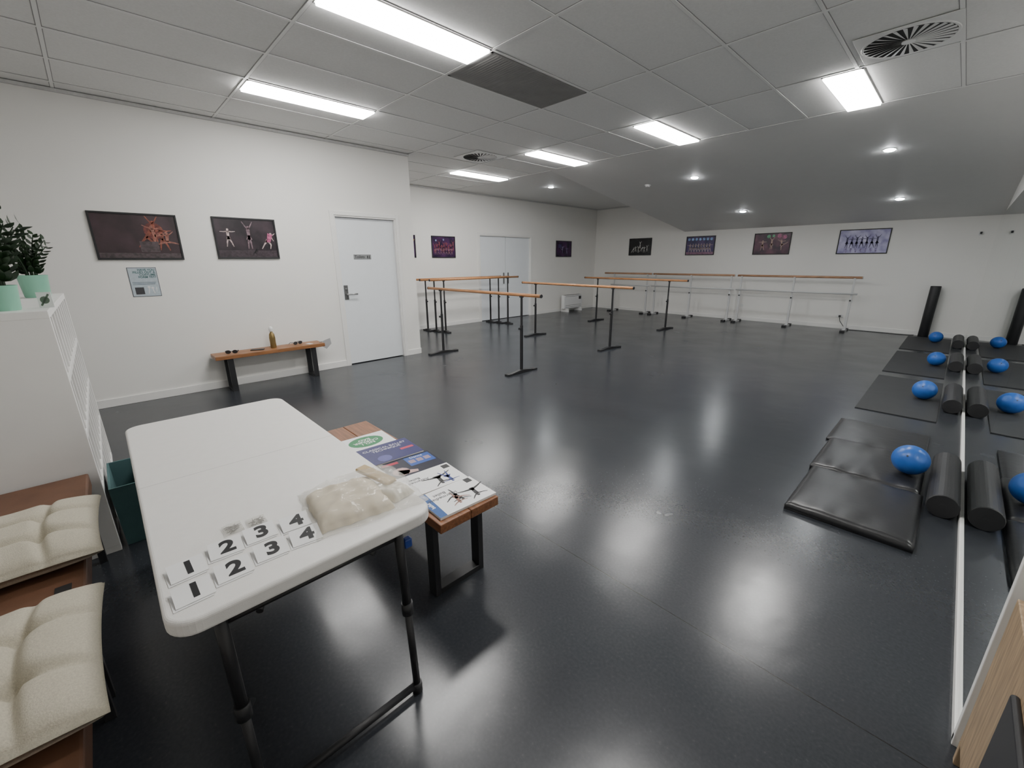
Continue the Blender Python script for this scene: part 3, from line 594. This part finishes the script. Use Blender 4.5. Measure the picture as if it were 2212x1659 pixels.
# ------------------------------------------------------------------ white cube shelf
g=G('cube_shelf')
sx0,sx1,sy0,sy1,sz=-4.58,-2.92,-.575,-.19,1.31
L=[(sx0,sx1,sy0,sy1,sz-.035,sz),(sx0,sx1,sy0,sy1,0,.035),(sx0,sx0+.035,sy0,sy1,.035,sz-.035),(sx1-.035,sx1,sy0,sy1,.035,sz-.035)]
rows,cols=4,9
for k in range(1,rows):
    z=.035+(sz-.07)*k/rows;L.append((sx0+.035,sx1-.035,sy0+.01,sy1-.002,z-.016,z+.016))
for k in range(1,cols):
    x=sx0+(sx1-sx0)*k/cols
    L.append((x-.009,x+.009,sy0+.01,sy1-.003,.035,sz-.035))
boxes('carcass',L,M['trim'],g,bevel=.002)
box('back_panel',sx0+.036,sx1-.036,sy0+.012,sy0+.02,.036,sz-.036,M['shelfshade'],g)
box('back_skin',sx0+.01,sx1-.01,sy0,sy0+.008,.01,sz-.01,M['trim'],g)
def zz(x,y,pr,ph,hgt,ns,seed,spread=.6):
    g=G('potted_zz_plant');rnd=random.Random(seed)
    lathe('pot',[(.001,0),(pr*.8,0),(pr*.84,.006),(pr*.98,ph-.004),(pr,ph),(pr*.92,ph),(pr*.88,ph-.02),(.001,ph-.02)],(x,y,sz),M['mint'],g)
    disc('soil',(x,y,sz+ph-.018),pr*.87,0,.003,Matrix.Identity(4),M['soil'],g)
    V=[];F=[]
    for s in range(ns):
        a=2*math.pi*s/ns+rnd.uniform(-.3,.3);ln=hgt*rnd.uniform(.7,1.05);sp=spread*rnd.uniform(.3,1)
        pts=[]
        for k in range(9):
            t=k/8;rad=pr*.3+ln*sp*.45*t*t;pts.append(Vector((x+rad*math.cos(a),y+rad*math.sin(a),sz+ph-.02+ln*t*(1-.12*sp*t))))
        v,f=tube_geo(pts,[.006-.004*k/8 for k in range(9)],6);F+=[tuple(i+len(V) for i in q) for q in f];V+=v
        for k in range(2,18):
            t=k/17;i=min(int(t*8),7);p=pts[i].lerp(pts[i+1],t*8-i);d=(pts[min(i+1,8)]-pts[i]).normalized()
            side=d.cross(Vector((math.cos(a+1.2),math.sin(a+1.2),.3))).normalized()*(1 if k%2 else -1)
            ld=(side*.8+d*.55+Vector((rnd.uniform(-.2,.2),rnd.uniform(-.2,.2),rnd.uniform(-.1,.2)))).normalized()
            wd=ld.cross(d).normalized();wd=(wd+d*.5).normalized();wd=(wd-ld*wd.dot(ld)).normalized();nn=ld.cross(wd)
            L2=hgt*.20*(1-.35*t);W2=L2*.26
            k0=len(V)
            for (u,w) in ((0,0),(.25,.8),(.55,1),(.82,.6),(1,0),(.82,-.6),(.55,-1),(.25,-.8)):
                V.append(p+ld*(u*L2)+wd*(w*W2)+nn*(-.15*L2*u*u+abs(w)*.05*L2))
            F.append(tuple(range(k0,k0+8)))
    mk('foliage',V,F,M['leaf'],g)
zz(-3.08,-.33,.060,.115,.40,12,1,.8)
zz(-4.15,-.29,.072,.14,.30,10,2,1.1)
zz(-3.02,-.48,.06,.115,.42,8,5)
g=G('photo_card');mw=plane_m((-3.13,-.225,sz+.001),(.35,1,0),(0,.0,1))
box('card',0,.055,0,.075,0,.003,M['paper'],g,mw=mw);poly2('leaf_print',[circ(.027,.037,.018),limb((.01,.01),(.045,.065),.004,.004)],mw,cmat((.12,.16,.12)),g,z=.0035)
# ------------------------------------------------------------------ leather bench seats + cushions
cz=.49
for k,(a,b_) in enumerate(((-2.905,-1.81),(-1.80,-.62))):
    g=G('leather_bench_seat')
    box('seat_pad',a,b_,-.66,-.225,cz-.075,cz,M['leather'],g,bevel=.008)
    boxes('frame_legs',[(a+.03,a+.06,-.28,-.25,0,cz-.075),(b_-.06,b_-.03,-.28,-.25,0,cz-.075),(a+.03,a+.06,-.64,-.61,0,cz-.075),(b_-.06,b_-.03,-.64,-.61,0,cz-.075)],M['black'],g)
    box('pull_tab',b_-.06,b_-.02,-.30,-.26,cz-.001,cz+.0015,M['blackp'],g)
def cushion(x0,x1,y0,y1,z,h,seed):
    g=G('tufted_seat_cushion');n_=72;V=[];F=[]
    T_=[(-.33,-.33),(.33,-.33),(-.33,.33),(.33,.33)]
    segs=[(T_[0],(-1,-.4)),(T_[0],(-.4,-1)),(T_[1],(1,-.4)),(T_[1],(.4,-1)),(T_[2],(-1,.4)),(T_[2],(-.4,1)),(T_[3],(1,.4)),(T_[3],(.4,1)),(T_[0],T_[1]),(T_[2],T_[3]),(T_[0],T_[2]),(T_[1],T_[3])]
    def dseg(u,v,a,b_):
        ax,ay=a;bx,by=b_;t=max(0,min(1,((u-ax)*(bx-ax)+(v-ay)*(by-ay))/((bx-ax)**2+(by-ay)**2)))
        return math.hypot(u-ax-t*(bx-ax),v-ay-t*(by-ay))
    for side in(1,0):
        for j in range(n_+1):
            for i in range(n_+1):
                u,v=2*i/n_-1,2*j/n_-1
                e=(max(0,1-abs(u)**4)*max(0,1-abs(v)**4))**.45
                dp=sum(math.exp(-((u-a)**2+(v-b_)**2)/.014) for a,b_ in T_)
                cr=max(math.exp(-(dseg(u,v,*s)/.065)**2) for s in segs)
                w=.06*math.sin(5*u+seed)+.06*math.sin(6*v-seed)
                z_=h*(.45+.55*e*(1-.66*min(dp,1)-.34*cr+w)) if side else h*(.45-.45*e)
                X=(x0+x1)/2+(x1-x0)/2*u*(1-.05*(1-abs(v)**2)*abs(u));Y=(y0+y1)/2+(y1-y0)/2*v*(1-.05*(1-abs(u)**2)*abs(v))
                V.append((X,Y,z+z_))
    N=(n_+1)**2
    for s in(0,1):
        for j in range(n_):
            for i in range(n_):
                k=s*N+j*(n_+1)+i;F.append((k,k+1,k+n_+2,k+n_+1))
    o=mk('cushion_body',V,F,M['cush'],g,smooth=True)
    bm=bmesh.new();bm.from_mesh(o.data);bmesh.ops.remove_doubles(bm,verts=bm.verts,dist=.0001);bm.to_mesh(o.data);bm.free()
cushion(-2.43,-1.92,-.64,-.17,cz+.002,.115,1)
cushion(-1.70,-1.14,-.64,-.17,cz+.002,.12,2)
# teal bin
g=G('teal_storage_bin')
def frust(b0,b1,z0,z1):
    return [(b0[0],b0[2],z0),(b0[1],b0[2],z0),(b0[1],b0[3],z0),(b0[0],b0[3],z0),(b1[0],b1[2],z1),(b1[1],b1[2],z1),(b1[1],b1[3],z1),(b1[0],b1[3],z1)]
V=frust((-3.32,-2.95,-.165,-.03),(-3.36,-2.93,-.175,-.01),0,.36)
V2=frust((-3.31,-2.96,-.155,-.04),(-3.35,-2.94,-.165,-.02),.01,.36)
F=[(0,1,2,3),(0,1,5,4),(1,2,6,5),(2,3,7,6),(3,0,4,7)]
F=F+[tuple(i+8 for i in f) for f in F]+[(4,5,13,12),(5,6,14,13),(6,7,15,14),(7,4,12,15)]
mk('shell',V+V2,F,M['teal'],g)
box('tag',-.02,.02,0,.003,0,.03,M['paper'],g,mw=Matrix.Translation((-3.1,-.018,.28)))
# plywood cabinet at mirror end
g=G('plywood_cabinet')
boxes('panels',[(.285,.315,.95,1.655,.08,.62),(.285,.315,1.63,1.655,0,.08),(.285,.315,.95,.98,0,.08)],M['ply'],g,bevel=.003)
box('black_item',.270,.286,1.0,1.33,.22,.56,M['blackp'],g,bevel=.007,seg=3)  # unidentified separate black item, simply attached to the cabinet side
for g in ALL:g.finish()
# ------------------------------------------------------------------ camera / world
yaw,pit,roll=math.radians(46.138),math.radians(16.345),math.radians(-0.335)
h=Vector((-math.sin(yaw),math.cos(yaw),0));r0=Vector((math.cos(yaw),math.sin(yaw),0));zz_=Vector((0,0,1))
Fw=math.cos(pit)*h-math.sin(pit)*zz_;U0=math.sin(pit)*h+math.cos(pit)*zz_
R=math.cos(roll)*r0+math.sin(roll)*U0;U=-math.sin(roll)*r0+math.cos(roll)*U0
cam=bpy.data.cameras.new('camera');cam.sensor_width=36;cam.lens=906.3/2212*36;cam.clip_start=.02;cam.clip_end=60
co=bpy.data.objects.new('camera',cam);COL.objects.link(co)
co.matrix_world=Matrix(((R.x,U.x,-Fw.x,0),(R.y,U.y,-Fw.y,0),(R.z,U.z,-Fw.z,1.52),(0,0,0,1)))
scene.camera=co
w=bpy.data.worlds.new('world');w.use_nodes=True;w.node_tree.nodes['Background'].inputs[0].default_value=(.6,.62,.65,1);w.node_tree.nodes['Background'].inputs[1].default_value=.3;scene.world=w
